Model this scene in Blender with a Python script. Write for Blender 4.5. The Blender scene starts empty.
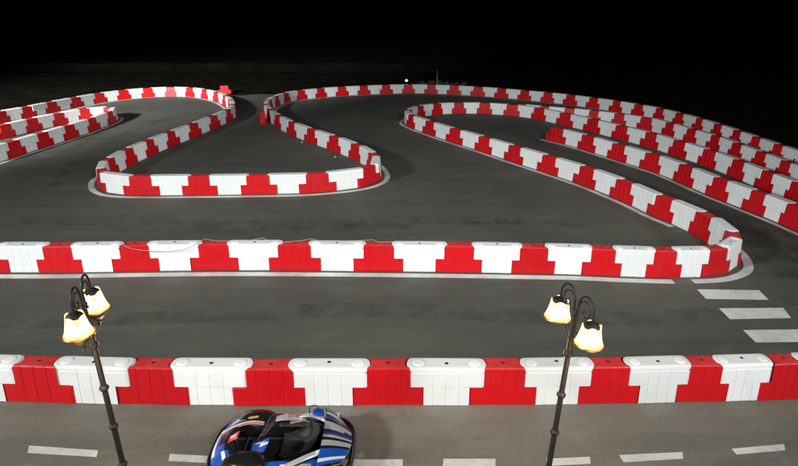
import bpy, math, random, bisect
from mathutils import Vector, Matrix
random.seed(7)
scn = bpy.context.scene
COL = scn.collection
R = math.radians

# ------------------------------------------------------------------ materials
def new_mat(name):
    m = bpy.data.materials.new(name); m.use_nodes = True
    nt = m.node_tree
    return m, nt, nt.nodes['Principled BSDF']
def N(nt, typ, **kw):
    n = nt.nodes.new(typ)
    for k, v in kw.items():
        if k in n.inputs: n.inputs[k].default_value = v
        else: setattr(n, k, v)
    return n
def ramp(nt, src, stops):
    r = nt.nodes.new('ShaderNodeValToRGB')
    el = r.color_ramp.elements
    while len(el) < len(stops): el.new(0.5)
    for e, (p, c) in zip(el, stops):
        e.position = p; e.color = c if len(c) == 4 else (*c, 1)
    nt.links.new(src, r.inputs[0]); return r.outputs[0]
def mix(nt, f, a, b, mode='MIX'):
    m = nt.nodes.new('ShaderNodeMix'); m.data_type = 'RGBA'; m.blend_type = mode
    if isinstance(f, (int, float)): m.inputs[0].default_value = f
    else: nt.links.new(f, m.inputs[0])
    for s, i in ((a, 6), (b, 7)):
        if isinstance(s, tuple): m.inputs[i].default_value = s if len(s) == 4 else (*s, 1)
        else: nt.links.new(s, m.inputs[i])
    return m.outputs[2]
def noise(nt, vec, scale, detail=4, rough=.55):
    n = N(nt, 'ShaderNodeTexNoise'); n.inputs['Scale'].default_value = scale
    n.inputs['Detail'].default_value = detail; n.inputs['Roughness'].default_value = rough
    nt.links.new(vec, n.inputs['Vector']); return n.outputs[0]
def coords(nt, which='Object', scale=None, offs=None):
    tc = nt.nodes.new('ShaderNodeTexCoord'); o = tc.outputs[which]
    if scale or offs:
        mp = nt.nodes.new('ShaderNodeMapping')
        if scale: mp.inputs['Scale'].default_value = scale
        nt.links.new(o, mp.inputs['Vector'])
        if offs is not None: nt.links.new(offs, mp.inputs['Location'])
        o = mp.outputs[0]
    return o
def bump(nt, bs, h, strength, dist=.01):
    b = nt.nodes.new('ShaderNodeBump'); b.inputs['Strength'].default_value = strength
    b.inputs['Distance'].default_value = dist
    nt.links.new(h, b.inputs['Height']); nt.links.new(b.outputs[0], bs.inputs['Normal'])

def plain(name, col, rough=.5, metal=0.0, var=.15, scale=14, coat=0):
    m, nt, b = new_mat(name)
    v = coords(nt)
    n = noise(nt, v, scale)
    dark = tuple(c*(1-var) for c in col); lite = tuple(min(1, c*(1+var)) for c in col)
    nt.links.new(ramp(nt, n, [(.3, dark), (.7, lite)]), b.inputs['Base Color'])
    b.inputs['Roughness'].default_value = rough; b.inputs['Metallic'].default_value = metal
    if coat: b.inputs['Coat Weight'].default_value = coat
    return m

def plastic(name, col, dirt_col, scuff_col, top_col):
    """moulded polyethylene: faint tone change per unit, road grime and tyre scuffs of its own"""
    m, nt, b = new_mat(name)
    oi = nt.nodes.new('ShaderNodeObjectInfo')
    vm = N(nt, 'ShaderNodeVectorMath', operation='SCALE'); vm.inputs[0].default_value = (37, 19, 11)
    nt.links.new(oi.outputs['Random'], vm.inputs['Scale'])
    v = coords(nt, 'Object', (1, 1, 1), vm.outputs[0])
    vs = coords(nt, 'Object', (1.2, 1.2, 7), vm.outputs[0])
    tone = ramp(nt, oi.outputs['Random'], [(0, tuple(c*.84 for c in col)), (1, col)])
    g1 = ramp(nt, noise(nt, v, 2.6, 6, .62), [(.50, (0, 0, 0)), (.78, (.40, .40, .40))])
    c = mix(nt, g1, tone, dirt_col)
    g2 = ramp(nt, noise(nt, vs, 3.2, 5, .6), [(.63, (0, 0, 0)), (.73, (.30, .30, .30))])
    c = mix(nt, g2, c, scuff_col)
    g3 = ramp(nt, noise(nt, v, 38, 3, .6), [(.56, (0, 0, 0)), (.75, (.16, .16, .16))])
    c = mix(nt, g3, c, dirt_col)
    ge = nt.nodes.new('ShaderNodeNewGeometry'); sx = nt.nodes.new('ShaderNodeSeparateXYZ')   # level tops retoned: dust plus light direction put into the colour
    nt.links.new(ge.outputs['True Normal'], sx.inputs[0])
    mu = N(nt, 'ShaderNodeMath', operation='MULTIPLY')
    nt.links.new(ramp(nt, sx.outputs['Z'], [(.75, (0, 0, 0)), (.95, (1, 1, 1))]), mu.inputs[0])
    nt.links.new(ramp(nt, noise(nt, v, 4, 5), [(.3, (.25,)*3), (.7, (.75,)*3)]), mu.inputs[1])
    c = mix(nt, mu.outputs[0], c, top_col)
    nt.links.new(c, b.inputs['Base Color'])
    nt.links.new(ramp(nt, noise(nt, v, 9), [(.3, (.34,)*3), (.7, (.55,)*3)]), b.inputs['Roughness'])
    b.inputs['Specular IOR Level'].default_value = .32
    bump(nt, b, noise(nt, v, 5, 3), .12, .02)
    return m
M = {}
M['white'] = plastic('white_polyethylene', (.80, .81, .81), (.58, .57, .54), (.50, .49, .48), (.70, .70, .69))
M['red'] = plastic('red_polyethylene', (.56, .004, .009), (.40, .016, .018), (.25, .022, .022), (.60, .075, .07))
M['black'] = plain('black_rubber', (.014, .014, .014), .6)
M['blackgloss'] = plain('black_plastic', (.012, .012, .013), .28, coat=.3)
M['hole'] = plain('dark_hole_disc', (.02, .019, .018), .8)
M['pin'] = plain('pale_pin_cap', (.84, .84, .83), .35, var=.03)
M['iron'] = plain('bronze_painted_iron', (.012, .009, .007), .6, 0, var=.3, scale=30)
M['kblue'] = plain('blue_livery', (.012, .085, .42), .3, coat=.5)
M['kviolet'] = plain('violet_livery', (.045, .04, .17), .3, coat=.5)
M['knavy'] = plain('navy_livery', (.016, .022, .085), .35, coat=.4)
M['kwhite'] = plain('white_livery', (.74, .75, .77), .3, var=.05, coat=.5)
M['ksilver'] = plain('silver_livery', (.47, .48, .50), .32, .3, var=.08, coat=.3)
M['kred'] = plain('red_livery', (.52, .012, .02), .3, coat=.4)
M['kyellow'] = plain('yellow_sticker', (.70, .50, .05), .4)
M['seat'] = plain('grey_grp_seat', (.014, .015, .017), .72, var=.3)
M['brass'] = plain('gilt_brass', (.45, .22, .06), .4, .8)
M['steel'] = plain('steel_tube', (.35, .35, .36), .35, .9)
M['rope'] = plain('pale_cord', (.38, .34, .30), .8)
M['stone'] = plain('dark_rubble', (.05, .045, .04), .9, scale=6)
M['wood'] = plain('weathered_wood', (.10, .075, .055), .8)
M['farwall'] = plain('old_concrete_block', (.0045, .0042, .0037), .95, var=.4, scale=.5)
M['palepost'] = plain('pale_painted_post', (.13, .125, .115), .8)

def asphalt(name, A, B, C3):
    m, nt, b = new_mat(name)
    v = coords(nt); vs = coords(nt, 'Object', (.10, 1.1, 1)); vt = coords(nt, 'Object', (.35, 2.6, 1))
    base = ramp(nt, noise(nt, v, .22, 6, .6), [(.30, A), (.50, B), (.70, C3)])
    streak = ramp(nt, noise(nt, vs, 1.3, 6, .65), [(.30, (.76,)*3), (.50, (1.0,)*3), (.72, (1.14,)*3)])
    c = mix(nt, 1.0, base, streak, 'MULTIPLY')
    rub = ramp(nt, noise(nt, vt, .55, 5, .6), [(.55, (0, 0, 0)), (.70, (.42,)*3)])
    c = mix(nt, rub, c, tuple(k*.62 for k in A))
    blot = ramp(nt, noise(nt, v, 1.15, 7, .68), [(.56, (0, 0, 0)), (.70, (.35,)*3)])
    c = mix(nt, blot, c, tuple(k*1.35 for k in C3))
    oil = ramp(nt, noise(nt, v, 2.3, 2, .5), [(.70, (0, 0, 0)), (.76, (.45,)*3)])
    c = mix(nt, oil, c, tuple(k*.5 for k in A))
    grain = ramp(nt, noise(nt, v, 60, 3, .7), [(.3, (.72,)*3), (.5, (1.0,)*3), (.74, (1.35,)*3)])
    c = mix(nt, .8, c, grain, 'MULTIPLY')
    nt.links.new(c, b.inputs['Base Color'])
    b.inputs['Roughness'].default_value = .78
    b.inputs['Specular IOR Level'].default_value = .5
    bump(nt, b, noise(nt, v, 120, 2), .35, .004)
    return m
M['asphalt'] = asphalt('worn_asphalt', (.056, .054, .045), (.074, .073, .061), (.102, .094, .076))
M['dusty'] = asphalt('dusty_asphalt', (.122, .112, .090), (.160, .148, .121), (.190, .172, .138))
def paint():
    m, nt, b = new_mat('worn_road_paint')
    v = coords(nt)
    w = ramp(nt, noise(nt, v, 9, 7, .7), [(.30, (.30, .29, .27)), (.40, (.62, .62, .60)), (.7, (.70, .70, .68))])
    g = ramp(nt, noise(nt, v, 1.6, 5), [(.35, (.78,)*3), (.65, (1,)*3)])
    nt.links.new(mix(nt, 1, w, g, 'MULTIPLY'), b.inputs['Base Color'])
    b.inputs['Roughness'].default_value = .65
    return m
M['paint'] = paint()
def paint_line():
    m, nt, b = new_mat('dusty_edge_paint')
    v = coords(nt)
    w = ramp(nt, noise(nt, v, 7, 7, .7), [(.26, (.30, .29, .27)), (.40, (.60, .59, .57)), (.7, (.70, .69, .67))])
    g = ramp(nt, noise(nt, v, .9, 5), [(.35, (.62,)*3), (.6, (1,)*3)])
    nt.links.new(mix(nt, 1, w, g, 'MULTIPLY'), b.inputs['Base Color'])
    b.inputs['Roughness'].default_value = .7
    return m
M['line'] = paint_line()
def no_gloss(m): m.node_tree.nodes['Principled BSDF'].inputs['Specular IOR Level'].default_value = 0; return m
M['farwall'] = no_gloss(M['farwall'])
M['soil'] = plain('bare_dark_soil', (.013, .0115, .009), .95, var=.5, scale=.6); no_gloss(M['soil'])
def glow(name, col, s):
    m, nt, b = new_mat(name)
    b.inputs['Base Color'].default_value = (.6, .45, .25, 1)
    b.inputs['Emission Color'].default_value = (*col, 1)
    b.inputs['Emission Strength'].default_value = s
    b.inputs['Roughness'].default_value = .3
    return m
M['lampglass'] = glow('lit_opal_glass', (1, .62, .24), 3.4)
M['lampbowl'] = glow('lit_amber_bowl', (1, .46, .12), 1.35)
M['lampbloom'] = glow('lit_glass_painted_bloom', (1, .44, .09), 1.5)  # orange bloom fringe painted onto the lantern glass
M['farlamp'] = glow('lit_far_bulb', (.9, 1, .98), 6)

# ------------------------------------------------------------------ mesh helpers
class MB:
    def __init__(s): s.v = []; s.f = []; s.m = []
    def add(s, vs, fs, mi=0):
        o = len(s.v); s.v += [tuple(p) for p in vs]
        for f in fs: s.f.append(tuple(i+o for i in f)); s.m.append(mi)
    def loft(s, rings, mi=0, cap0=True, cap1=True, closed=True):
        n = len(rings[0]); vs = [p for r in rings for p in r]; fs = []
        for k in range(len(rings)-1):
            for i in range(n if closed else n-1):
                j = (i+1) % n
                fs.append((k*n+i, k*n+j, (k+1)*n+j, (k+1)*n+i))
        if cap0: fs.append(tuple(range(n-1, -1, -1)))
        if cap1: fs.append(tuple(range((len(rings)-1)*n, len(rings)*n)))
        s.add(vs, fs, mi)
    def lathe(s, prof, c=(0, 0, 0), n=20, mi=0, cap0=True, cap1=True):
        rings = [[(c[0]+r*math.cos(2*math.pi*i/n), c[1]+r*math.sin(2*math.pi*i/n), c[2]+z) for i in range(n)] for r, z in prof]
        s.loft(rings, mi, cap0, cap1)
    def tube(s, pts, rad, n=8, mi=0, closed=False):
        pts = [Vector(p) for p in pts]; rings = []
        up = Vector((0, 0, 1)); L = len(pts); prev = None
        for i, p in enumerate(pts):
            a = pts[i-1] if (i or closed) else pts[i]
            b = pts[(i+1) % L] if (i < L-1 or closed) else pts[i]
            t = (b-a).normalized()
            if prev is None:
                x = t.cross(up)
                if x.length < 1e-3: x = t.cross(Vector((1, 0, 0)))
            else: x = prev-t*prev.dot(t)
            x.normalize(); prev = x; y = t.cross(x)
            r = rad[i] if isinstance(rad, (list, tuple)) else rad
            rings.append([p+(x*math.cos(q)+y*math.sin(q))*r for q in [2*math.pi*k/n for k in range(n)]])
        if closed: rings.append(rings[0])
        s.loft([[tuple(q) for q in r] for r in rings], mi, not closed, not closed)
    def box(s, c, d, bev=.0, mi=0, rot=None):
        x, y, z = d[0]/2, d[1]/2, d[2]/2; b = min(bev, x*.9, y*.9, z*.9)
        def ring(hx, hy, zz):
            if b <= 0: return [(-hx, -hy, zz), (hx, -hy, zz), (hx, hy, zz), (-hx, hy, zz)]
            e = b*.9
            return [(-hx+e, -hy, zz), (hx-e, -hy, zz), (hx, -hy+e, zz), (hx, hy-e, zz), (hx-e, hy, zz), (-hx+e, hy, zz), (-hx, hy-e, zz), (-hx, -hy+e, zz)]
        rs = [ring(x, y, -z), ring(x, y, z)] if b <= 0 else [ring(x-b, y-b, -z), ring(x, y, -z+b), ring(x, y, z-b), ring(x-b, y-b, z)]
        Mx = rot or Matrix.Identity(3)
        rs = [[tuple(Mx @ Vector(p)+Vector(c)) for p in r] for r in rs]
        s.loft(rs, mi)
    def mesh(s, name, mats, smooth=30):
        me = bpy.data.meshes.new(name); me.from_pydata(s.v, [], s.f)
        for m in (mats if isinstance(mats, (list, tuple)) else [mats]): me.materials.append(m)
        for p, mi in zip(me.polygons, s.m): p.material_index = mi
        import bmesh
        bm = bmesh.new(); bm.from_mesh(me)
        bmesh.ops.recalc_face_normals(bm, faces=bm.faces); bm.to_mesh(me); bm.free()
        if smooth:
            for p in me.polygons: p.use_smooth = True
            me.set_sharp_from_angle(angle=R(smooth))
        me.update(); return me
    def build(s, name, mats, parent=None, smooth=30, loc=None):
        o = bpy.data.objects.new(name, s.mesh(name, mats, smooth)); COL.objects.link(o)
        if parent: o.parent = parent
        if loc: o.location = loc
        return o
def tag(o, label, cat, group=None):
    o['label'] = label; o['category'] = cat
    if group: o['group'] = group
    return o
def struct(o): o['kind'] = 'structure'; return o
def empty(name, loc, label, cat, group=None, rz=0):
    o = bpy.data.objects.new(name, None); COL.objects.link(o); o.location = loc
    o.rotation_euler = (0, 0, rz); o.empty_display_size = .2
    return tag(o, label, cat, group)
ORD = ['', 'first', 'second', 'third', 'fourth', 'fifth', 'sixth', 'seventh', 'eighth', 'ninth', 'tenth', 'eleventh', 'twelfth', 'thirteenth', 'fourteenth', 'fifteenth', 'sixteenth', 'seventeenth', 'eighteenth', 'nineteenth', 'twentieth', 'twenty-first', 'twenty-second', 'twenty-third', 'twenty-fourth', 'twenty-fifth', 'twenty-sixth', 'twenty-seventh', 'twenty-eighth', 'twenty-ninth', 'thirtieth']

def rubber():
    m, nt, b = new_mat('tyre_rubber_smear')
    v = coords(nt); b.inputs['Base Color'].default_value = (.022, .021, .020, 1); b.inputs['Roughness'].default_value = .7
    nt.links.new(ramp(nt, noise(nt, v, 1.7, 7, .7), [(.42, (0, 0, 0)), (.78, (.34,)*3)]), b.inputs['Alpha'])
    return m
M['rubber'] = rubber()
FL = (316000, 25500, 27500, 57000)
H=5.33; F=570.0; TH=math.radians(20.93); CX,CY=399.0,233.0
HT=0.62
def unproj(px,py,z=0.0):
    a=TH+math.atan((py-CY)/F)
    Y=(H-z)/math.tan(a)
    d=Y*math.cos(TH)+(H-z)*math.sin(TH)
    return ((px-CX)/F*d, Y)
CH={}
CH['A']=([(-60,357.5),(0,359),(97,361.5),(210,363),(330,362.7),(450,362.5),(560,362),(664,360.4),(748,359),(798,357),(860,354)],
 [(42,360),(153,362),(271,363),(392,362.5),(507,362.3),(616,361),(708.5,359.8),(784,357.6)])
CH['B']=([(-60,244),(0,244),(60,244),(150,242.6),(250,242),(400,243),(560,245.2),(620,247.3),(660,248.3),(690,248.3),(712,247.4),(726,244.9),(734.5,241),(735,235),(729.5,227.5),(719,219.9),(709,214),(685.5,203.4),(662,194.9),(630,181.5),(591,167.5),(554,156.3),(513,144.6),(480.5,135),(448.3,126),(429,120.2),(415,115.5),(408,112),(409.5,108.8),(418,105.9),(433,103.7),(451,102.6),(480.6,102.5),(512,104.3),(537.7,107.3),(555,110.6),(579,115.6),(603,120.8),(630,127),(658.8,134.2),(678,139.6),(715.6,150.8),(742.7,160.4),(772.7,172),(798,181.3),(840,197)],
 [(59.4,244),(135,243),(213,242.2),(295.2,242.2),(377.7,242.8),(458.3,243.8),(535.7,244.9),(606.5,246.8),(668,248.3),(714,247.2),(735,236),(710.3,214.8),(669.7,198),(629.5,181.2),(589.6,167),(554.3,156.5),(517.6,146),(488.6,137.3),(458.6,129),(431.6,121),(412,114.2),(419.7,105.5),(434.5,103.5),(457,102.5),(484.4,102.5),(512,104.3),(540.5,107.8),(568.6,113.3),(596.4,119.3),(625,125.8),(653.5,132.8),(683.3,141),(712.6,150),(743.9,160.8),(774.2,172.6),(803,183)])
CH['C']=([(-30,117),(0,110.8),(30,105.5),(49.6,101.6),(75,96.9),(98,93),(123.6,89.8),(147.7,87.8),(170.2,86.9),(190,87.3),(205,89),(217,91.6),(226,95.3),(231.5,99.8),(232.5,103.6),(227.7,108.6),(211,115.8),(190,123.7),(167,132),(146,140),(125,148.8),(110,157),(101,163.5),(101.5,169.5),(109.5,173.3),(125,174.8),(152,175.2),(180,175),(228,174.6),(270,174),(300,173.4),(317,172.6),(344,170.3),(360,168),(371,164.8),(376.3,160.5),(375,155),(368,148.8),(353,142),(337,136.2),(315,129.2),(298.6,123.6),(283.6,117.2),(273,110.8),(266.5,105),(266.8,101),(271.6,97.3),(281,93.6),(294,90.9),(312,88.9),(333,87.1),(370,85.3),(406,84.3),(440,84.9),(477.6,86.6),(504.7,88.5),(540,91.5),(570,94.5),(595.6,97.7),(622.7,101.4),(655,106.8),(678,112),(700.6,117.9),(721.6,124.3),(744,131.8),(768,139.9),(798,149.8),(830,160)],
 [(-1,111),(23.3,107),(48.9,101.8),(73.7,97),(98.6,93),(122.9,89.9),(147.7,87.8),(170.2,86.9),(191,87.4),(204.8,89),(217,91.6),(226.5,95.6),(226,109.4),(212,115.4),(189.3,124),(167.3,132),(145.5,140.2),(123.8,149.5),(107,159),(101,169),(143,175),(199,174.8),(258,174.2),(317.4,172.6),(367.8,166),(373.5,153),(359,144.8),(338,136.6),(314,129),(293.8,121.8),(280.3,115.4),(270.8,109),(268.5,99.5),(283.6,93),(300,90),(319.4,88.2),(341,86.7),(362.6,85.6),(385.9,84.8),(407.7,84.3),(431.7,84.6),(455.3,85.4),(479,86.7),(502.9,88.4),(526.5,90.2),(549.5,92.4),(571.6,94.6),(595.3,97.7),(618.2,100.8),(641,104.4),(661,108),(684,113.4),(702,118.3),(721.3,124.2),(741.2,130.9),(760.7,137.5),(781.8,144.5)])
CH['D']=([(548,125.4),(554.3,127),(570,130.3),(592,136),(622.5,144.4),(658.8,154.6),(678,161),(711,173.8),(744,185.4),(783,199),(798,204.6),(840,221)],
 [(559.5,128),(592,136),(622.7,144.5),(655.8,153.7),(690.8,166),(727.3,179.6),(764.5,192.5),(800,205.3)])
CH['E']=([(520,103.6),(540,105.6),(562.6,107.5),(582,109),(600,111),(624,113.8),(645,116.8),(660,119.3),(678,124.2),(700.6,130.6),(721.6,136.6),(744,144.6),(771,154.3),(798,164.4),(840,181)],
 [(546,106.1),(570.8,108.1),(595.6,110.6),(620.5,113.4),(646,117),(673,122.8),(696,129.3),(717.9,135.5),(741.2,143.5),(765.2,152.2),(790,161.3)])
CH['G']=([(-40,134.6),(0,124.8),(22.6,119.6),(49.6,114.2),(70.7,110.4),(90,107.6),(105,106.5),(112.5,107.2),(111,109.8),(103.8,112.8),(85.7,119),(60,126.8),(30,135.2),(0,143.9),(-40,156)],
 [(1.5,124.4),(28.6,118.4),(56.4,112.9),(85.7,108.1),(106,106.6),(107.5,111.2),(88.7,118),(65.4,125.2),(39,132.7),(9.8,141)])
def cat(P,n=16):
    out=[]
    for i in range(len(P)-1):
        p0=P[max(i-1,0)];p1=P[i];p2=P[i+1];p3=P[min(i+2,len(P)-1)]
        for k in range(n):
            t=k/n
            out.append(tuple(.5*((2*p1[c])+(-p0[c]+p2[c])*t+(2*p0[c]-5*p1[c]+4*p2[c]-p3[c])*t*t+(-p0[c]+3*p1[c]-3*p2[c]+p3[c])*t**3) for c in (0,1)))
    out.append(P[-1]); return out
def smooth(P,k=2):
    for _ in range(k):
        P=[P[0]]+[tuple((P[i-1][c]+2*P[i][c]+P[i+1][c])/4 for c in (0,1)) for i in range(1,len(P)-1)]+[P[-1]]
    return P
def curve(name):
    pts,reds=CH[name]
    W=[unproj(x,y,HT) for x,y in pts]
    C=cat(W)
    S=[0]
    for a,b in zip(C,C[1:]): S.append(S[-1]+math.dist(a,b))
    return C,S
def at(C,S,s):
    import bisect
    i=min(max(bisect.bisect_right(S,s)-1,0),len(S)-2)
    t=(s-S[i])/max(S[i+1]-S[i],1e-9)
    return tuple(C[i][c]+(C[i+1][c]-C[i][c])*t for c in (0,1))
def anchors(name,C,S):
    out=[];last=0
    for (x,y) in CH[name][1]:
        best=None
        # search in image space ahead of the last one
        for i in range(len(C)):
            if S[i]<last: continue
            X,Y=C[i]; d=Y*math.cos(TH)+(H-HT)*math.sin(TH)
            px=CX+F*X/d; py=CY+F*math.tan(math.atan2(H-HT,Y)-TH)
            e=(px-x)**2+4*(py-y)**2
            if best is None or e<best[0]: best=(e,i)
        out.append(S[best[1]]); last=out[-1]+.3
    return out
# ------------------------------------------------------------------ ground, asphalt, painted lines
def sheet(name, mat, poly, z):
    b = MB(); b.add([(x, y, z) for x, y in poly], [tuple(range(len(poly)))])
    return struct(b.build(name, M[mat], smooth=0))
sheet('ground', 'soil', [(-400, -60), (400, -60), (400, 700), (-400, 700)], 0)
sheet('asphalt_track', 'asphalt', [(-34, -14), (26, -14), (26, 8), (16.2, 16), (15.6, 24), (15.5, 29), (13.6, 35), (8, 41.2), (2, 43.4), (-1, 43.9), (-3, 43.5), (-4.6, 42.9), (-5.8, 42.8), (-6.7, 42.1), (-8.0, 42.4), (-8.9, 41.7), (-10.1, 42.0), (-11.2, 41.2), (-12.1, 41.5), (-13.2, 41.6), (-14.4, 42.4), (-16, 42.2), (-18.5, 41), (-20.6, 37), (-21.6, 33), (-22, 28), (-34, 24)], .004)

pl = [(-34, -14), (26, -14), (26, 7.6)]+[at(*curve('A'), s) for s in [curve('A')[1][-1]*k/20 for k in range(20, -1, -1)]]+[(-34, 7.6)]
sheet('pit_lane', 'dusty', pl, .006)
CURV = {}
for nm in CH:
    C, S = curve(nm); CURV[nm] = (C, S, anchors(nm, C, S))
def strip(nm, s0, s1, side, o0, o1):
    """painted edge line that follows a barrier chain; side -1 right hand, +1 left hand"""
    C, S, A = CURV[nm]
    n = max(2, int((s1-s0)/.12)); pts = []
    for k in range(n+1):
        s = s0+(s1-s0)*k/n
        a = at(C, S, max(s-.35, 0)); c = at(C, S, min(s+.35, S[-1])); p = at(C, S, s)
        t = (c[0]-a[0], c[1]-a[1]); L = math.hypot(*t) or 1
        nx, ny = -t[1]/L*side, t[0]/L*side
        pts.append(((p[0]+nx*o0, p[1]+ny*o0, .008), (p[0]+nx*o1, p[1]+ny*o1, .008)))
    b = MB(); b.add([q for p in pts for q in p], [(2*i, 2*i+1, 2*i+3, 2*i+2) for i in range(n)])
    return struct(b.build('edge_line', M['line'], smooth=0))
def S_(nm, k): return CURV[nm][2][k]
strip('C', 0, CURV['C'][1][-1], -1, .29, .47)
strip('B', 0, S_('B', 8)+.05, -1, .27, .47)
strip('B', S_('B', 8)+.45, S_('B', 10)+.9, -1, .27, .47)
strip('B', S_('B', 10)+2.4, S_('B', 22), 1, .27, .44)
strip('G', S_('G', 4)+.3, CURV['G'][1][-1], 1, .27, .44)
strip('D', 0, CURV['D'][1][-1], -1, .27, .42)
def quad(px, name='road_marking'):
    ps = [unproj(x, y, .008) for x, y in px]
    return sheet(name, 'paint', ps, .008)
for q in ([(29, 445.5), (98, 450.3), (96.6, 457), (27.4, 452.9)],
          [(169.7, 453.8), (240, 457.6), (239, 464.6), (168.6, 461)],
          [(332, 459.4), (402.8, 459.4), (402.8, 466.8), (331, 466.8)],
          [(443.5, 458.7), (495.6, 458.7), (495.4, 466.2), (442.7, 466.2)],
          [(546.5, 458.7), (590, 456.7), (590.5, 463.8), (546.5, 466)],
          [(619, 455), (682.4, 452), (683.3, 458.7), (623.8, 462.3)],
          [(731.6, 448.7), (784, 444), (785.3, 450.2), (736.5, 454.6)],
          [(696.9, 289.2), (759, 290.2), (768.7, 299.8), (705.9, 298.9)],
          [(718.8, 308.3), (783.2, 307.7), (791.2, 318), (730, 319.2)],
          [(743, 330), (812, 329.2), (824, 341.8), (755.8, 342.4)]): quad(q)

# rubber laid down by the karts
def skid(px, w):
    P = [unproj(x, y, .006) for x, y in px]; C = cat(P, 10); L = []
    for i, c in enumerate(C):
        a, e = C[max(i-1, 0)], C[min(i+1, len(C)-1)]; t = (e[0]-a[0], e[1]-a[1]); d = math.hypot(*t) or 1
        ww = w*(.5+.5*math.sin(math.pi*min(1, max(.02, i/len(C)))))
        L += [(c[0]-t[1]/d*ww, c[1]+t[0]/d*ww, .006), (c[0]+t[1]/d*ww, c[1]-t[0]/d*ww, .006)]
    b = MB(); b.add(L, [(2*i, 2*i+1, 2*i+3, 2*i+2) for i in range(len(C)-1)])
    struct(b.build('tyre_mark', M['rubber'], smooth=0))
for px, w in (([(20, 222), (150, 224), (300, 224), (420, 220), (520, 222)], .35), ([(0, 228), (200, 231), (380, 228), (520, 222), (640, 232)], .22),
              ([(790, 262), (776, 236), (740, 212), (650, 172), (560, 148), (500, 128)], .5), ([(798, 280), (770, 240), (735, 206)], .7),
              ([(0, 326), (180, 316), (380, 310), (640, 318), (798, 300)], .3), ([(50, 190), (80, 160), (140, 128), (190, 112)], .3), ([(10, 170), (70, 150), (130, 118), (170, 104)], .25)): skid(px, w)

# ------------------------------------------------------------------ interlocking barriers
WH = .62; STEP = .31
def outline(half, sag, d, xs, ribw=.016, gap=0):
    """closed outline in the first four columns (x, y, end sign, rib flag); sag > 0 bulges, < 0 hollows"""
    pts = []
    def face(sgn):
        row = [(-half+.02, 0)]
        for x in xs: row += [(x-ribw, 0), (x-ribw*.45, 1), (x+ribw*.45, 1), (x+ribw, 0)]
        row += [(half-.02, 0)]
        row = [(x, sgn*d, r) for x, r in row]
        return row
    arc = [(half+sag*math.sin(math.pi*k/8)**.8 if sag > 0 else half+sag*math.sin(math.pi*k/8)**.8, -d*math.cos(math.pi*k/8), 0) for k in range(9)]
    pts += face(-1) + arc + list(reversed(face(1))) + [(-x, -y, r) for x, y, r in arc]
    return pts
def section(mb, half, sag, rings, dfun, d0=.16):
    base = outline(half, sag, 1.0, (-.2, 0, .2))
    out = []
    for z, ins, rib in rings:
        d = dfun(z)
        ring = []
        for x, y, r in base:
            yy = y*(d-ins)-math.copysign(1, y)*(.006*rib if r else 0)
            f = 1-ins/(half+.0)
            ring.append((x*f, yy, z))
        out.append(ring)
    mb.loft(out)
def depth(z): return .182-.040*min(z/WH, 1)
def barrier_mesh(white):
    mb = MB()
    long_, short = .525, .349
    if white:
        section(mb, short, -.085, [(.0, .012, 1), (.014, 0, 1), (STEP+.002, 0, 1)], depth)
        section(mb, long_, .085, [(STEP, 0, 1), (.525, 0, 1), (.53, 0, 0), (.536, .007, 0), (.546, .007, 0), (.552, 0, 0), (WH-.03, 0, 0), (WH-.014, .006, 0), (WH-.004, .018, 0), (WH, .034, 0), (WH, .06, 0)], depth)
    else:
        section(mb, long_, .085, [(.0, .012, 1), (.014, 0, 1), (STEP-.006, 0, 1)], depth)
        section(mb, short, -.085, [(STEP-.006, 0, 1), (WH-.060, 0, 1), (WH-.030, .003, .35), (WH-.018, .012, 0), (WH-.012, .028, 0), (WH-.012, .055, 0)], depth)
    return mb.mesh('white_barrier' if white else 'red_barrier', M['white' if white else 'red'], 23)
ME_W, ME_R = barrier_mesh(True), barrier_mesh(False)
mb = MB(); mb.lathe([(.027, 0), (.027, .005), (.020, .007), (.016, .003)], n=14); ME_HOLE = mb.mesh('filler_hole_disc', M['hole'])  # black disc painted in for the shade inside the filler hole
mb = MB(); mb.lathe([(.098, 0), (.098, .004), (.088, .009), (.05, .011), (.01, .011)], n=20); ME_PIN = mb.mesh('pin_cap', M['pin'])
def put(name, me, parent, loc):
    o = bpy.data.objects.new(name, me); COL.objects.link(o); o.parent = parent; o.location = loc; return o

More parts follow.
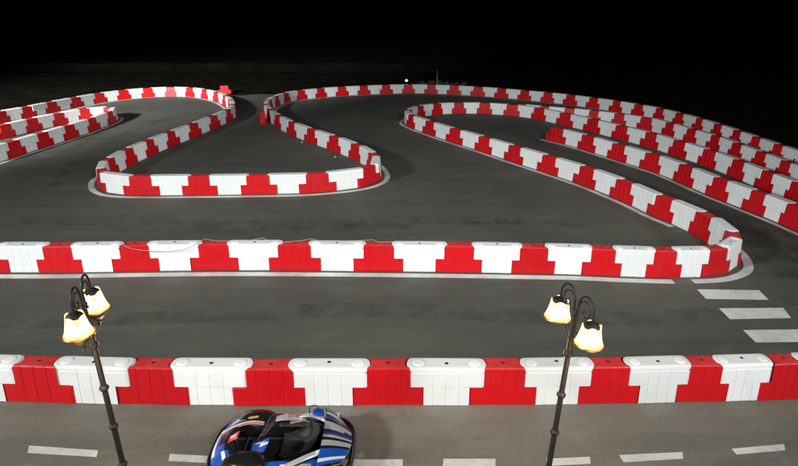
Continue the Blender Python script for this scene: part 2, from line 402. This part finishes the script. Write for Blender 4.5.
def px_of(X, Y, z):
    d = Y*math.cos(TH)+(H-z)*math.sin(TH)
    return CX+F*X/d, CY+F*math.tan(math.atan2(H-z, Y)-TH)
BAR = []
def chain(nm, sections):
    C, S, A = CURV[nm]
    reds = [A[0]]; orig = [0]
    for k in range(1, len(A)):
        n = max(1, round((A[k]-A[k-1])/1.85))
        for i in range(1, n+1): reds.append(A[k-1]+(A[k]-A[k-1])*i/n); orig.append(k-1+i/n)
    for _ in range(2):
        reds = [reds[0]]+[(reds[i-1]+4*reds[i]+reds[i+1])/6 for i in range(1, len(reds)-1)]+[reds[-1]]
    a = reds[1]-reds[0]; e = reds[-1]-reds[-2]
    if nm != 'D': reds = [reds[0]-a]+reds; orig = [-1]+orig
    reds = reds+[reds[-1]+e, reds[-1]+2*e]; orig = orig+[orig[-1]+1, orig[-1]+2]
    cen = []
    for i in range(len(reds)):
        cen.append((reds[i], False, orig[i]))
        if i < len(reds)-1: cen.append(((reds[i]+reds[i+1])/2, True, (orig[i]+orig[i+1])/2))
    for i, (s, w, og) in enumerate(cen):
        lo = (cen[i-1][0]+s)/2 if i else s-(cen[1][0]-s)/2
        hi = (cen[i+1][0]+s)/2 if i < len(cen)-1 else s+(s-cen[-2][0])/2
        if lo < -.3 or hi > S[-1]+.3: continue
        p, q = at(C, S, lo), at(C, S, hi)
        X, Y = (p[0]+q[0])/2, (p[1]+q[1])/2
        pp, pq = px_of(*p, .3), px_of(*q, .3)
        if max(pp[0], pq[0]) < 1.5 or min(pp[0], pq[0]) > 796.5: continue
        sec = [t for t in sections if og <= t[0]][0]
        o = bpy.data.objects.new('white_barrier' if w else 'red_barrier', ME_W if w else ME_R)
        COL.objects.link(o)
        o.location = (X+random.uniform(-.012, .012), Y+random.uniform(-.012, .012), .004)
        ang = math.atan2(q[1]-p[1], q[0]-p[0])
        o.rotation_euler = (0, 0, ang+random.uniform(-.016, .016)+(math.pi if random.random() < .5 else 0))
        o.scale = (math.dist(p, q)/.88, 1, 1)
        o['group'] = sec[2]; o['category'] = 'barrier'
        if nm == 'A' or (nm == 'B' and og < 10):
            put('filler_hole_disc', ME_HOLE, o, (0, .02 if w else 0, WH if w else WH-.012))
            if w:
                for sx in (-1, 1): put('pin_cap', ME_PIN, o, (sx*.43, 0, WH))
        BAR.append([o, w, sec, px_of(X, Y, .4), nm])
# sections: (last red index, wording, group, how it is counted)
chain('A', [(99, 'in the nearest row, from the left', 'barriers of the row nearest the lamps', 'x')])
chain('B', [(9.3, 'in the straight row across the middle, from the left', 'barriers of the middle row', 'x'),
            (20.3, 'up the slanting wall behind the middle row, from its near end', 'barriers of the slanting wall', 's'),
            (99, 'along the wall curving right from the slanting wall\'s far tip', 'barriers of the curving wall on the right', 's')])
chain('C', [(11.4, 'in the far wall at the left, from the left', 'barriers of the far left wall', 's'),
            (19.3, 'down the left arm of the central loop, from its far tip', 'barriers of the central loop\'s left arm', 's'),
            (24.4, 'across the front of the central loop, from the left', 'barriers across the central loop\'s front', 'x'),
            (31.7, 'up the right arm of the central loop, from its near end', 'barriers of the central loop\'s right arm', 's'),
            (99, 'along the farthest wall, from its left tip', 'barriers of the farthest wall', 's')])
chain('D', [(99, 'in the short wall with a free end at right, from that end', 'barriers of the free-ended wall', 's')])
chain('E', [(99, 'in the wall just before the farthest wall at right, from its left', 'barriers of the last wall but one', 's')])
chain('G', [(4.4, 'on the far side of the narrow island at left, from the left', 'barriers of the left island\'s far side', 's'),
            (99, 'on the near side of the narrow island at left, from its tip', 'barriers of the left island\'s near side', 's')])
count = {}
for o, w, sec, p, nm in BAR:
    k = (nm, sec[0], w); count[k] = count.get(k, 0)+1
    o['label'] = '%s %s barrier %s' % (ORD[count[k]], 'white' if w else 'red', sec[1])
print('BARRIERS', len(BAR), count)
for (px, py, rz, lab) in ((224.5, 89.5, .2, 'loose red barrier standing outside the far wall\'s right tip'), (262.4, 117, 1.83, 'loose red barrier end-on outside the farthest wall\'s left tip')):
    X, Y = unproj(px, py, .31)
    o = bpy.data.objects.new('red_barrier', ME_R); COL.objects.link(o); o.location = (X, Y, .004); o.rotation_euler = (0, 0, rz); o.scale = (.8, 1, .95)
    tag(o, lab, 'barrier', 'loose red barriers')

# cord lying along the tops of the middle row
pts = []
for px, py, z, dy in ((112, 0, .635, 0), (122, 0, .66, -.05), (130, 0, .60, -.21), (142, 0, .535, -.235), (158, 0, .505, -.235), (176, 0, .515, -.235), (190, 0, .56, -.225), (199, 0, .64, -.08), (206, 0, .70, -.02), (214, 0, .645, .03), (230, 0, .632, .05), (250, 0, .640, .08), (258, 0, .69, .04), (264, 0, .72, .0), (271, 0, .65, -.05), (286, 0, .615, .02), (303, 0, .645, .06), (312, 0, .68, .05), (322, 0, .642, .0), (345, 0, .637, .04), (366, 0, .64, .07), (372, 0, .67, .03), (380, 0, .63, -.02), (398, 0, .62, .05)):
    Y0 = 11.74; X = (px-CX)/F*(Y0*math.cos(TH)+4.7*math.sin(TH)); pts.append((X, Y0+dy, z))
sm = [tuple(.5*((2*b_)+(c_-a_)*t+(2*a_-5*b_+4*c_-d_)*t*t+(-a_+3*b_-3*c_+d_)*t**3) for a_, b_, c_, d_ in zip(pts[max(i-1, 0)], pts[i], pts[i+1], pts[min(i+2, len(pts)-1)])) for i in range(len(pts)-1) for t in (0, .25, .5, .75)]
mb = MB(); mb.tube(sm, .005, 6)
tag(mb.build('cord', M['rope']), 'thin pale cord looped along the tops of the middle barrier row', 'cord')

# ------------------------------------------------------------------ lamp posts
def lamp_post(loc, arm_dir, tilt, h, label, finial):
    root = empty('lamp_post', loc, label, 'street lamp', 'twin-lantern lamp posts')
    hp = h+.02                                     # pole top, a little above the lantern centres (h)
    mb = MB()
    mb.lathe([(.13, 0), (.13, .05), (.10, .09), (.085, .25), (.06, .32), (.042, .38), (.030, .6), (.025, hp-.25), (.021, hp)], n=18)
    mb.build('pole', M['iron'], root)
    for z in (h-1.75, h-1.28, h-.83, h-.36):
        kb = MB(); kb.lathe([(.024, -.04), (.030, -.028), (.042, -.012), (.045, 0), (.042, .012), (.030, .028), (.024, .04)], n=16)
        kb.build('collar', M['iron'], root, loc=(0, 0, z))
    fb = MB(); fb.lathe([(.025, 0), (.040, .012), (.028, .03), (.034, .05), (.02, .075), (.004, .10)], n=14)
    fb.build('finial', M['iron'], root, loc=(0, 0, hp))
    a = Vector((arm_dir[0], arm_dir[1], 0)).normalized()
    reach = math.hypot(*arm_dir)/2
    for sgn in (-1, 1):
        d = a*sgn
        P = lambda u, z: tuple(d*u+Vector((0, 0, z)))
        ab = MB()
        r = (reach-.03)/2; cx = .03+r; zc = h+.17
        arc = [P(.022, h-.20), P(.03, h-.05), P(.03, h+.08)]
        arc += [P(cx-r*math.cos(q), zc+1.15*r*math.sin(q)) for q in [math.pi*k/12 for k in range(0, 13)]]
        arc += [P(reach, h+.13)]
        ab.tube(arc, .0105, 8)
        sp = []                                   # scroll curled inside the crook
        for k in range(23):
            t = k/22; q = math.pi*(1.0-2.5*t); rr = (r-.025)*(1-t)+.012
            sp.append(P(cx-.004+rr*math.cos(q), zc-.01+rr*1.1*math.sin(q)-.03*t))
        ab.tube([P(.035, h-.06), P(.045, h+.08)]+sp, .008, 6)
        ab.tube([P(.03, h-.22), P(.07, h-.19), P(.10, h-.13), P(.085, h-.09), P(.06, h-.11)], .007, 6)
        ab.build('arm', M['iron'], root)
        c = d*reach+Vector((0, 0, h))              # lantern hangs under the arm's end
        lb = MB()
        lb.lathe([(.012, .140), (.012, .115), (.030, .108), (.058, .094), (.075, .072), (.075, .064), (.02, .066)], n=24)
        lan = lb.build('lantern', M['iron'], root, loc=tuple(c))
        g = MB(); n = 48; prof = [(.080, .092), (.083, .06), (.089, .02), (.099, -.03), (.112, -.072), (.126, -.100), (.124, -.105)]
        rings = []
        for ri, (pr, z) in enumerate(prof):        # four petals: scalloped upper edge, faint flutes
            row = []
            for i in range(n):
                th = 2*math.pi*i/n; sc = abs(math.cos(2*th+.35))
                rr = pr*(.965+.05*sc)
                row.append((rr*math.cos(th), rr*math.sin(th), z+((.048*sc-.048) if ri == 0 else (.020*sc-.020 if ri == 1 else 0))))
            rings.append(row)
        g.loft(rings, 0, False, False)
        for fi_ in range(len(g.f)):                # lower edge and petal seams: orange bloom put into the glass colour
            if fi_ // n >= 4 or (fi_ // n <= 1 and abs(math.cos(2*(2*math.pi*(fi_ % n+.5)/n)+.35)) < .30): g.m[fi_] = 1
        g.build('glass_shade', [M['lampglass'], M['lampbloom']], lan)
        bw = MB(); bw.lathe([(.120, -.104), (.110, -.120), (.088, -.134), (.05, -.143), (.012, -.146)], n=24)
        bw.build('glass_bowl', M['lampbowl'], lan)
        rm = MB()
        rm.tube([(.130*math.cos(q), .130*math.sin(q), -.103) for q in [2*math.pi*k/28 for k in range(28)]], .007, 6, closed=True)
        rm.build('rim', M['brass'], lan)
        if finial:
            fn = MB(); fn.lathe([(.100, -.128), (.092, -.150), (.062, -.185), (.036, -.210), (.024, -.222), (.030, -.236), (.02, -.255), (.006, -.285)], n=18)
        else:
            fn = MB(); fn.lathe([(.03, -.146), (.026, -.156), (.014, -.162), (.006, -.172)], n=14)
        fn.build('drop_finial', M['iron'], lan)
        ld = bpy.data.lights.new('lantern_light', 'POINT'); ld.energy = LAMP_W; ld.color = (1, .66, .34); ld.shadow_soft_size = .13
        lo = bpy.data.objects.new('lantern_light', ld); COL.objects.link(lo); lo.parent = root; lo.location = tuple(c+d*.30+Vector((0, 0, -.62)))
    root.rotation_euler = tilt
    return root
LAMP_W = 25
lamp_post((-2.77, 4.55, 0), (-.085, .46), (0, R(-1.2), 0), 2.84, 'bronze lamp post with two glowing cup lanterns at left, beside the kart\'s nose', True)
lamp_post((1.50, 4.62, 0), (-.155, .47), (0, R(2.4), 0), 2.71, 'bronze lamp post with two glowing bell lanterns on scrolled arms, right of centre', False)

# ------------------------------------------------------------------ the kart (nose towards -x)
K = empty('go_kart', (-1.48, 5.83, .004), 'blue, white and black rental go-kart parked nose left below the nearest barrier row', 'go-kart')
def ell(cx, cy, z, rx, ry, n=20, pw=1.0, a0=0):
    out = []
    for k in range(n):
        q = 2*math.pi*k/n+a0; c, s = math.cos(q), math.sin(q)
        out.append((cx+rx*math.copysign(abs(c)**pw, c), cy+ry*math.copysign(abs(s)**pw, s), z))
    return out
def arcpts(cx, cy, rx, ry, a, b, n, z): return [(cx+rx*math.cos(R(a+(b-a)*k/n)), cy+ry*math.sin(R(a+(b-a)*k/n)), z) for k in range(n+1)]
# wrap-round bumper: black rounded rail round the whole kart
loop = []
for k in range(64):
    q = 2*math.pi*k/64; c, s = math.cos(q), math.sin(q)
    loop.append((.875*math.copysign(abs(c)**.55, c), .60*math.copysign(abs(s)**.5, s)*(1-.10*(c < 0)*abs(c)), .14))
b = MB()
rings = []
for i, p in enumerate(loop):
    a_, c_ = loop[i-1], loop[(i+1) % 64]; t = Vector(c_)-Vector(a_); t.normalize(); n_ = Vector((t.y, -t.x, 0))
    rings.append([tuple(Vector(p)+n_*u+Vector((0, 0, w))) for u, w in ((.030, -.065), (.045, -.03), (.040, .03), (.018, .055), (-.015, .045), (-.025, -.05))])
rings.append(rings[0]); b.loft(rings, 0, False, False); b.build('bumper', M['blackgloss'], K, 50)
b = MB(); b.loft([ell(-.02, 0, .055, .80, .50, 28, .6), ell(-.02, 0, .075, .80, .50, 28, .6)]); b.build('floor_pan', M['black'], K)
# wheels
for x, y, r, w in ((-.50, .475, .125, .12), (-.50, -.475, .125, .12), (.50, .46, .138, .17), (.50, -.46, .138, .17)):
    def wl(prof): return [[(pr*math.cos(2*math.pi*i/24), yy, pr*math.sin(2*math.pi*i/24)) for i in range(24)] for pr, yy in prof]
    t = MB(); t.loft(wl([(.065, -w/2), (r-.02, -w/2), (r-.004, -w/2+.02), (r, 0), (r-.004, w/2-.02), (r-.02, w/2), (.065, w/2)]))
    tb = t.build('wheel', M['black'], K, 40, (x, y, r))
    t = MB(); t.loft(wl([(.064, -w/2-.006), (.05, -w/2+.02), (.05, w/2-.02), (.064, w/2+.006)])); t.build('rim', M['steel'], tb)
# nose: sloped shell in coloured bands, blue flanks with white and red flashes
def shell(name, prof_rows, mats, parent=K, smooth=40, thick=.012):
    """grid of rows -> curved panel with thickness; mats gives a material index per column"""
    g = MB(); nr, nc = len(prof_rows), len(prof_rows[0][1])
    ms, idx = mats
    top = [p for _, row in prof_rows for p in row]; bot = [(x, y, z-thick) for x, y, z in top]
    for r in range(nr-1):
        for c in range(nc-1):
            mi = idx(r, c)
            q = [top[r*nc+c], top[r*nc+c+1], top[(r+1)*nc+c+1], top[(r+1)*nc+c]]
            g.add(q, [(0, 1, 2, 3)], mi)
            q2 = [bot[r*nc+c], bot[r*nc+c+1], bot[(r+1)*nc+c+1], bot[(r+1)*nc+c]]
            g.add(q2, [(3, 2, 1, 0)], mi)
    def edge(ix):
        for u, v in zip(ix, ix[1:]): g.add([top[u], top[v], bot[v], bot[u]], [(0, 1, 2, 3)], 0)
    edge(list(range(nc))); edge([(nr-1)*nc+i for i in range(nc)])
    edge([r*nc for r in range(nr)]); edge([r*nc+nc-1 for r in range(nr)])
    me = g.mesh(name, [M[k] for k in ms], 0)
    import bmesh
    bm = bmesh.new(); bm.from_mesh(me); bmesh.ops.remove_doubles(bm, verts=bm.verts, dist=1e-5); bmesh.ops.recalc_face_normals(bm, faces=bm.faces); bm.to_mesh(me); bm.free()
    for p in me.polygons: p.use_smooth = True
    me.set_sharp_from_angle(angle=R(smooth))
    o = bpy.data.objects.new(name, me); COL.objects.link(o); o.parent = parent; return o
rows = []
for r in range(9):
    u = r/8; y = -.50+1.0*u
    e = 1-abs(2*u-1)**2.4
    row = []
    for c in range(8):
        v = c/7
        x = -.80-.07*e+.06*(1-e)+v*(.30+.08*(1-e))
        z = .20+.17*math.sin(min(1, v*1.15)*math.pi/2)*(.55+.45*e)
        row.append((x, y, z))
    rows.append((y, row))
NM = ['blackgloss', 'kblue', 'kwhite', 'kred']
def nidx(r, c):
    a = abs(r-3.5)
    if a > 3: return 0 if c > 3 else 1
    if a > 2: return [1, 1, 1, 2, 1, 0, 0][c]
    if a > 1: return [2, 1, 1, 1, 0, 0, 0][c]
    return [2, 1, 0, 0, 0, 0, 0][c]
shell('nose_fairing', rows, (NM, nidx))
b = MB(); b.box((0, 0, 0), (.15, .13, .012), .004, 0, Matrix.Rotation(R(-32), 3, 'Y')); b.box((0.0, 0, .012), (.09, .03, .006), .002, 1, Matrix.Rotation(R(-32), 3, 'Y'))
b.build('number_plate', [M['kred'], M['kwhite']], K, 30, (-.585, -.09, .40))
# white flash with red edge that sweeps from nose to cockpit on the far side
for s in (1,):
    r1 = []
    for k in range(11):
        t = k/10; x = -.80+.52*t; y = s*(.08+.15*math.sin(t*math.pi*.5)) if s > 0 else -.25-.10*math.sin(t*math.pi*.5); z = .31+.08*math.sin(t*math.pi*.8)
        r1.append((0, [(x, y+s*w, z+dz) for w, dz in ((.034, -.010), (.010, 0), (-.014, .002), (-.024, -.008))]))
    shell('nose_stripe', r1, (['kwhite', 'kred'], lambda r, c: 1 if c == 2 else 0), thick=.01)
# black rounded wheel covers
for s in (1, -1):
    b = MB()
    b.loft([ell(-.40, s*.39, z, .28*f, .19*f, 22, .8) for z, f in ((.16, .98), (.22, 1.0), (.29, .93), (.33, .78), (.355, .5), (.362, .1))])
    b.build('wheel_cover', M['blackgloss'], K, 60)
b = MB(); b.box((0, 0, 0), (.13, .05, .006), .002, 0, Matrix.Rotation(R(14), 3, 'Z') @ Matrix.Rotation(R(-12), 3, 'X')); b.build('sticker', M['kyellow'], K, 30, (-.44, .33, .366))
# side pods with livery
for s in (1, -1):
    rows = []
    for k in range(15):
        t = k/14; x = -.20+.88*t
        bul = math.sin(min(1, t*1.25)*math.pi*.5)
        row = []
        for c in range(8):
            v = c/7; q = v*R(100)
            row.append((x, s*(.38+(.24+.02*bul)*math.sin(q*.9)), .13+.16*math.cos(q)*(.75+.25*bul)+.02))
        rows.append((0, row))
    def pidx(r, c, s=s):
        g = r-c*.9
        if s > 0: return [2, 0, 1, 2][int((g+9)//2.6) % 4] if c > 0 else 0
        return [2, 1, 4, 1, 0][int((g+9)//2.9) % 5] if c > 0 else 1
    shell('side_pod', rows, (['kwhite', 'kblue', 'ksilver', 'kred', 'blackgloss'], pidx))
# seat: dark bucket shell, reclined
rows = []
for k in range(17):
    t = k/16
    if t < .5: u = t/.5; sx, sz = -.02+.34*u, .16-.05*math.sin(u*math.pi)
    else: u = (t-.5)/.5; sx, sz = .32+.17*math.sin(u*1.2), .16+.27*u
    hw = .20+.05*math.sin(t*math.pi)-.10*max(0, t-.75)**1.2
    row = []
    for c in range(15):
        v = c/14*2-1
        lift = .20*abs(v)**2.6*(min(1, .25+t*1.6) if t < .6 else max(0, 1-(t-.6)*2.7))
        fw = -.10*abs(v)**2.4*(0 if t < .45 else min(1, (t-.45)*3))
        row.append((sx+fw, v*hw, sz+lift))
    rows.append((0, row))
shell('seat', rows, (['seat'], lambda r, c: 0), thick=.014)
# rear deck: coloured panels that taper towards the tail
fan = ['ksilver', 'kblue', 'kviolet', 'kwhite', 'kred', 'blackgloss', 'knavy']
rows = []
for r in range(23):
    y0 = .57-1.14*r/22
    row = []
    for c in range(8):
        v = c/7
        x = .50+.02*math.cos(y0*3)+.36*v-.16*abs(y0)**2*(v**2)*1.6
        row.append((x, y0*(1-.40*v**1.2), (.375-.11*v**1.7)-.25*abs(y0)**3))
    rows.append((0, row))
fi = [5, 5, 0, 6, 2, 5, 0, 0, 0, 6, 2, 0, 5, 0, 0, 5, 1, 1, 1, 3, 1, 5]
shell('rear_cover', rows, (fan, lambda r, c: (2 if c > 4 else 0) if r == 8 else fi[r]))
for s in (1, -1):                                             # silver sweep beside the seat
    rows = []
    for k in range(15):
        t = k/14; x = .02+.52*t; y = s*(.46-.20*t**1.7); z = .25+.11*math.sin(t*math.pi*.62)
        rows.append((0, [(x, y+s*w, z+dz) for w, dz in ((.06, -.07), (.05, -.022), (.025, .0), (-.02, .004), (-.04, -.02), (-.05, -.05))]))
    shell('seat_flank', rows, (['ksilver', 'kwhite', 'kred', 'blackgloss'], lambda r, c: 3 if c in (0, 3) else (3 if c == 4 and r > 5 else (1 if r > 11 else 0))))
# steering wheel and column
rot = Matrix.Rotation(R(-52), 3, 'Y')
b = MB(); b.tube([tuple(rot @ Vector((.145*math.cos(q)*(.86 if math.cos(q) < -.6 else 1), .145*math.sin(q), 0))) for q in [2*math.pi*k/32 for k in range(32)]], .0135, 8, closed=True)
for q in (90, 210, 330): b.tube([(0, 0, 0), tuple(rot @ Vector((.14*math.cos(R(q)), .14*math.sin(R(q)), .0)))], .010, 6)
b.box((0, 0, 0), (.07, .07, .035), .01, 0, rot)
w_ = b.build('steering_wheel', M['black'], K, 40, (-.17, .05, .47))
b = MB(); b.tube([(-.17, .05, .46), (-.40, .02, .16)], .014, 8); b.build('steering_column', M['steel'], K)
# front panel before the wheel: blue shield with white flash
rows = []
for r in range(7):
    v = r/6*2-1
    rows.append((0, [(-.36+.055*c-.04*v*v, -.14+v*.12, .27+.028*c-.05*v*v) for c in range(5)]))
shell('front_panel', rows, (['kblue', 'kwhite', 'kred'], lambda r, c: 1 if (r+c) % 5 == 0 or (r == 2 and c > 1) else (2 if r == 0 and c < 3 else 0)))
# pedals
for y in (.12, -.2):
    b = MB(); b.tube([(0, 0, 0), (-.02, 0, .13), (.01, 0, .17)], .009, 6); b.box((.01, 0, .17), (.02, .07, .05), .006); b.build('pedal', M['steel'], K, 30, (-.62, y, .08))
# chassis tubes
b = MB()
for y in (.18, -.18): b.tube([(-.72, y*1.3, .09), (-.3, y*1.4, .09), (.1, y*1.3, .09), (.7, y*1.5, .10)], .015, 8)
b.tube([(-.5, .40, .125), (-.5, -.40, .125)], .013, 8); b.tube([(.5, .42, .138), (.5, -.42, .138)], .02, 8)
b.build('chassis', M['steel'], K)
# fuel tank, engine on the near side
b = MB(); b.loft([ell(-.30, .0, z, .11*f, .12*f, 16, .6) for z, f in ((.085, .95), (.10, 1), (.21, 1), (.23, .9))]); b.lathe([(.03, 0), (.03, .03), (.01, .035)], (-.30, .0, .23), 12); b.build('fuel_tank', M['blackgloss'], K)
b = MB(); b.box((.22, -.335, .20), (.24, .15, .20), .025)
for k in range(6): b.box((.12+.036*k, -.335, .315), (.012, .13, .04), .003)
b.tube([(.3, -.40, .2), (.46, -.42, .2), (.62, -.30, .2)], .03, 10)
b.build('engine', M['blackgloss'], K)
# blue ribbed box with a black wire hoop on the far pod
b = MB()
b.loft([ell(.44, .53, z, .085*f, .065*f, 18, .7) for z, f in ((.28, .9), (.30, 1), (.36, 1), (.385, .94))])
for k in range(4): b.box((.385+.036*k, .53, .393), (.018, .115, .02), .005)
ab = b.build('air_box', M['kblue'], K, 40); ab.scale = (.9, .9, .92)
b = MB(); b.tube([(.30, .56, .30), (.30, .565, .40), (.315, .57, .43), (.35, .57, .445), (.40, .57, .45), (.425, .57, .43), (.435, .565, .38)], .008, 8); b.build('hoop', M['black'], ab)
b = MB(); b.tube([(.52, .34, .34), (.52, .36, .47), (.50, .33, .52)], .006, 6); b.build('cable', M['black'], K)
b = MB(); b.box((-.07, .36, .34), (.17, .10, .012), .004, 0, Matrix.Rotation(R(-18), 3, 'Y')); b.build('side_panel', M['ksilver'], K)

for px, py, lab in ((335, 157.6, 'crumpled white paper scrap inside the central loop by its right arm'), (302, 143, 'tiny white paper scrap inside the central loop, farther from its front')):
    X, Y = unproj(px, py, .01); r_ = random.Random(px); b = MB()
    b.loft([[(.05*f*math.cos(q)*r_.uniform(.6, 1.2), .04*f*math.sin(q)*r_.uniform(.6, 1.2), z+r_.uniform(0, .02)) for q in [2*math.pi*i/9 for i in range(9)]] for f, z in ((.9, .0), (1, .02), (.6, .05), (.2, .06))])
    tag(b.build('paper_scrap', M['rope'], None, 20, (X, Y, .006)), lab, 'litter', 'paper scraps')
# ------------------------------------------------------------------ what stands in the dark beyond
def gp(px, py, z=0): return unproj(px, py, z)
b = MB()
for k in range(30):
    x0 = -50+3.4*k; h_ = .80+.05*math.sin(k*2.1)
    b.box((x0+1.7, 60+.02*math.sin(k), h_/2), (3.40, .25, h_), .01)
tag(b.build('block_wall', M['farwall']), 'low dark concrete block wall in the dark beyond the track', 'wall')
X, Y = gp(406.5, 81.2, .75)
t = empty('marker_light', (X, Y, 0), 'tiny white lit marker lamp just behind the farthest wall', 'lamp')
b = MB(); b.tube([(0, 0, 0), (0, 0, .72)], .025, 8); b.build('post', M['iron'], t)
b = MB(); b.lathe([(.01, -.07), (.06, -.045), (.085, 0), (.06, .045), (.01, .07)], (0, 0, .80), 12); b.build('bulb', M['farlamp'], t)
X, Y = gp(438, 83.5, .55)
b = MB(); b.lathe([(.10, 0), (.08, .5), (.05, 1.0), (.025, 1.35), (.01, 1.4)], n=10)
tag(b.build('marker_post', M['palepost'], None, 40, (X, Y+1, 0)), 'thin pale tapered post standing just behind the farthest wall', 'post')
rnd = random.Random(3)
b = MB()
for k in range(46):
    x = rnd.uniform(-2.2, 2.4); y = rnd.uniform(-.8, .9); r_ = rnd.uniform(.12, .30)*(1-.25*abs(x)/2.4)
    ring = lambda z, f: [(x+f*r_*math.cos(q)*rnd.uniform(.75, 1.1), y+f*r_*math.sin(q)*rnd.uniform(.75, 1.1), z) for q in [2*math.pi*i/7 for i in range(7)]]
    b.loft([ring(0, 1), ring(r_*1.2, .9), ring(r_*2.1, .45)])
st = tag(b.build('rubble', M['stone'], None, 20, (X, Y+1.6, 0)), 'low heap of rubble behind the farthest wall by the pale post', 'rubble'); st['kind'] = 'stuff'

# ------------------------------------------------------------------ light
w = bpy.data.worlds.new('World'); scn.world = w; w.use_nodes = True
nt = w.node_tree; bg = nt.nodes['Background']
sky = nt.nodes.new('ShaderNodeTexSky'); sky.sky_type = 'NISHITA'; sky.sun_disc = False
SUN_EL, SUN_ROT = R(38), R(190)
sky.sun_elevation = SUN_EL; sky.sun_rotation = SUN_ROT
nt.links.new(sky.outputs[0], bg.inputs[0]); bg.inputs[1].default_value = 4e-5
sd = bpy.data.lights.new('sun', 'SUN'); sd.energy = .10; sd.angle = R(12); sd.color = (1, .97, .93)
so = bpy.data.objects.new('sun', sd); COL.objects.link(so)
dirv = Vector((math.sin(SUN_ROT)*math.cos(SUN_EL), math.cos(SUN_ROT)*math.cos(SUN_EL), math.sin(SUN_EL)))
so.rotation_euler = dirv.to_track_quat('Z', 'Y').to_euler(); so.location = (0, -20, 30)
# the circuit's floodlight masts stand left and right behind the viewpoint
def flood(loc, aim, watts, size, blend, col=(.955, 1, .99)):
    l = bpy.data.lights.new('floodlight', 'SPOT'); l.energy = watts; l.spot_size = R(size); l.spot_blend = blend
    l.shadow_soft_size = 1.6; l.color = col
    o = bpy.data.objects.new('floodlight', l); COL.objects.link(o); o.location = loc
    o.rotation_euler = (Vector(loc)-Vector(aim)).to_track_quat('Z', 'Y').to_euler(); return o
flood((-29.5, -8, 15), (-20.8, 39.6, 0), FL[0], 39.8, 1)
flood((-30, -8, 15.0), (14.2, 16.6, 0), FL[3], 76, 1)
flood((32, -8, 15), (-2, 12, 0), FL[1], 36, 1)
flood((10, -8, 15), (-10, 34.7, 0), FL[2], 64.2, 1)

# ------------------------------------------------------------------ camera and render
cd = bpy.data.cameras.new('Camera'); cam = bpy.data.objects.new('Camera', cd); COL.objects.link(cam)
cam.location = (0, 0, H); cam.rotation_euler = (R(90)-TH, 0, 0)
cd.sensor_fit = 'HORIZONTAL'; cd.sensor_width = 36; cd.lens = F/798*36
cd.clip_start = .1; cd.clip_end = 2000
scn.camera = cam
scn.render.engine = 'CYCLES'
scn.view_settings.view_transform = 'Standard'; scn.view_settings.look = 'None'
scn.view_settings.exposure = 0; scn.view_settings.gamma = 1; scn.view_settings.use_curve_mapping = False
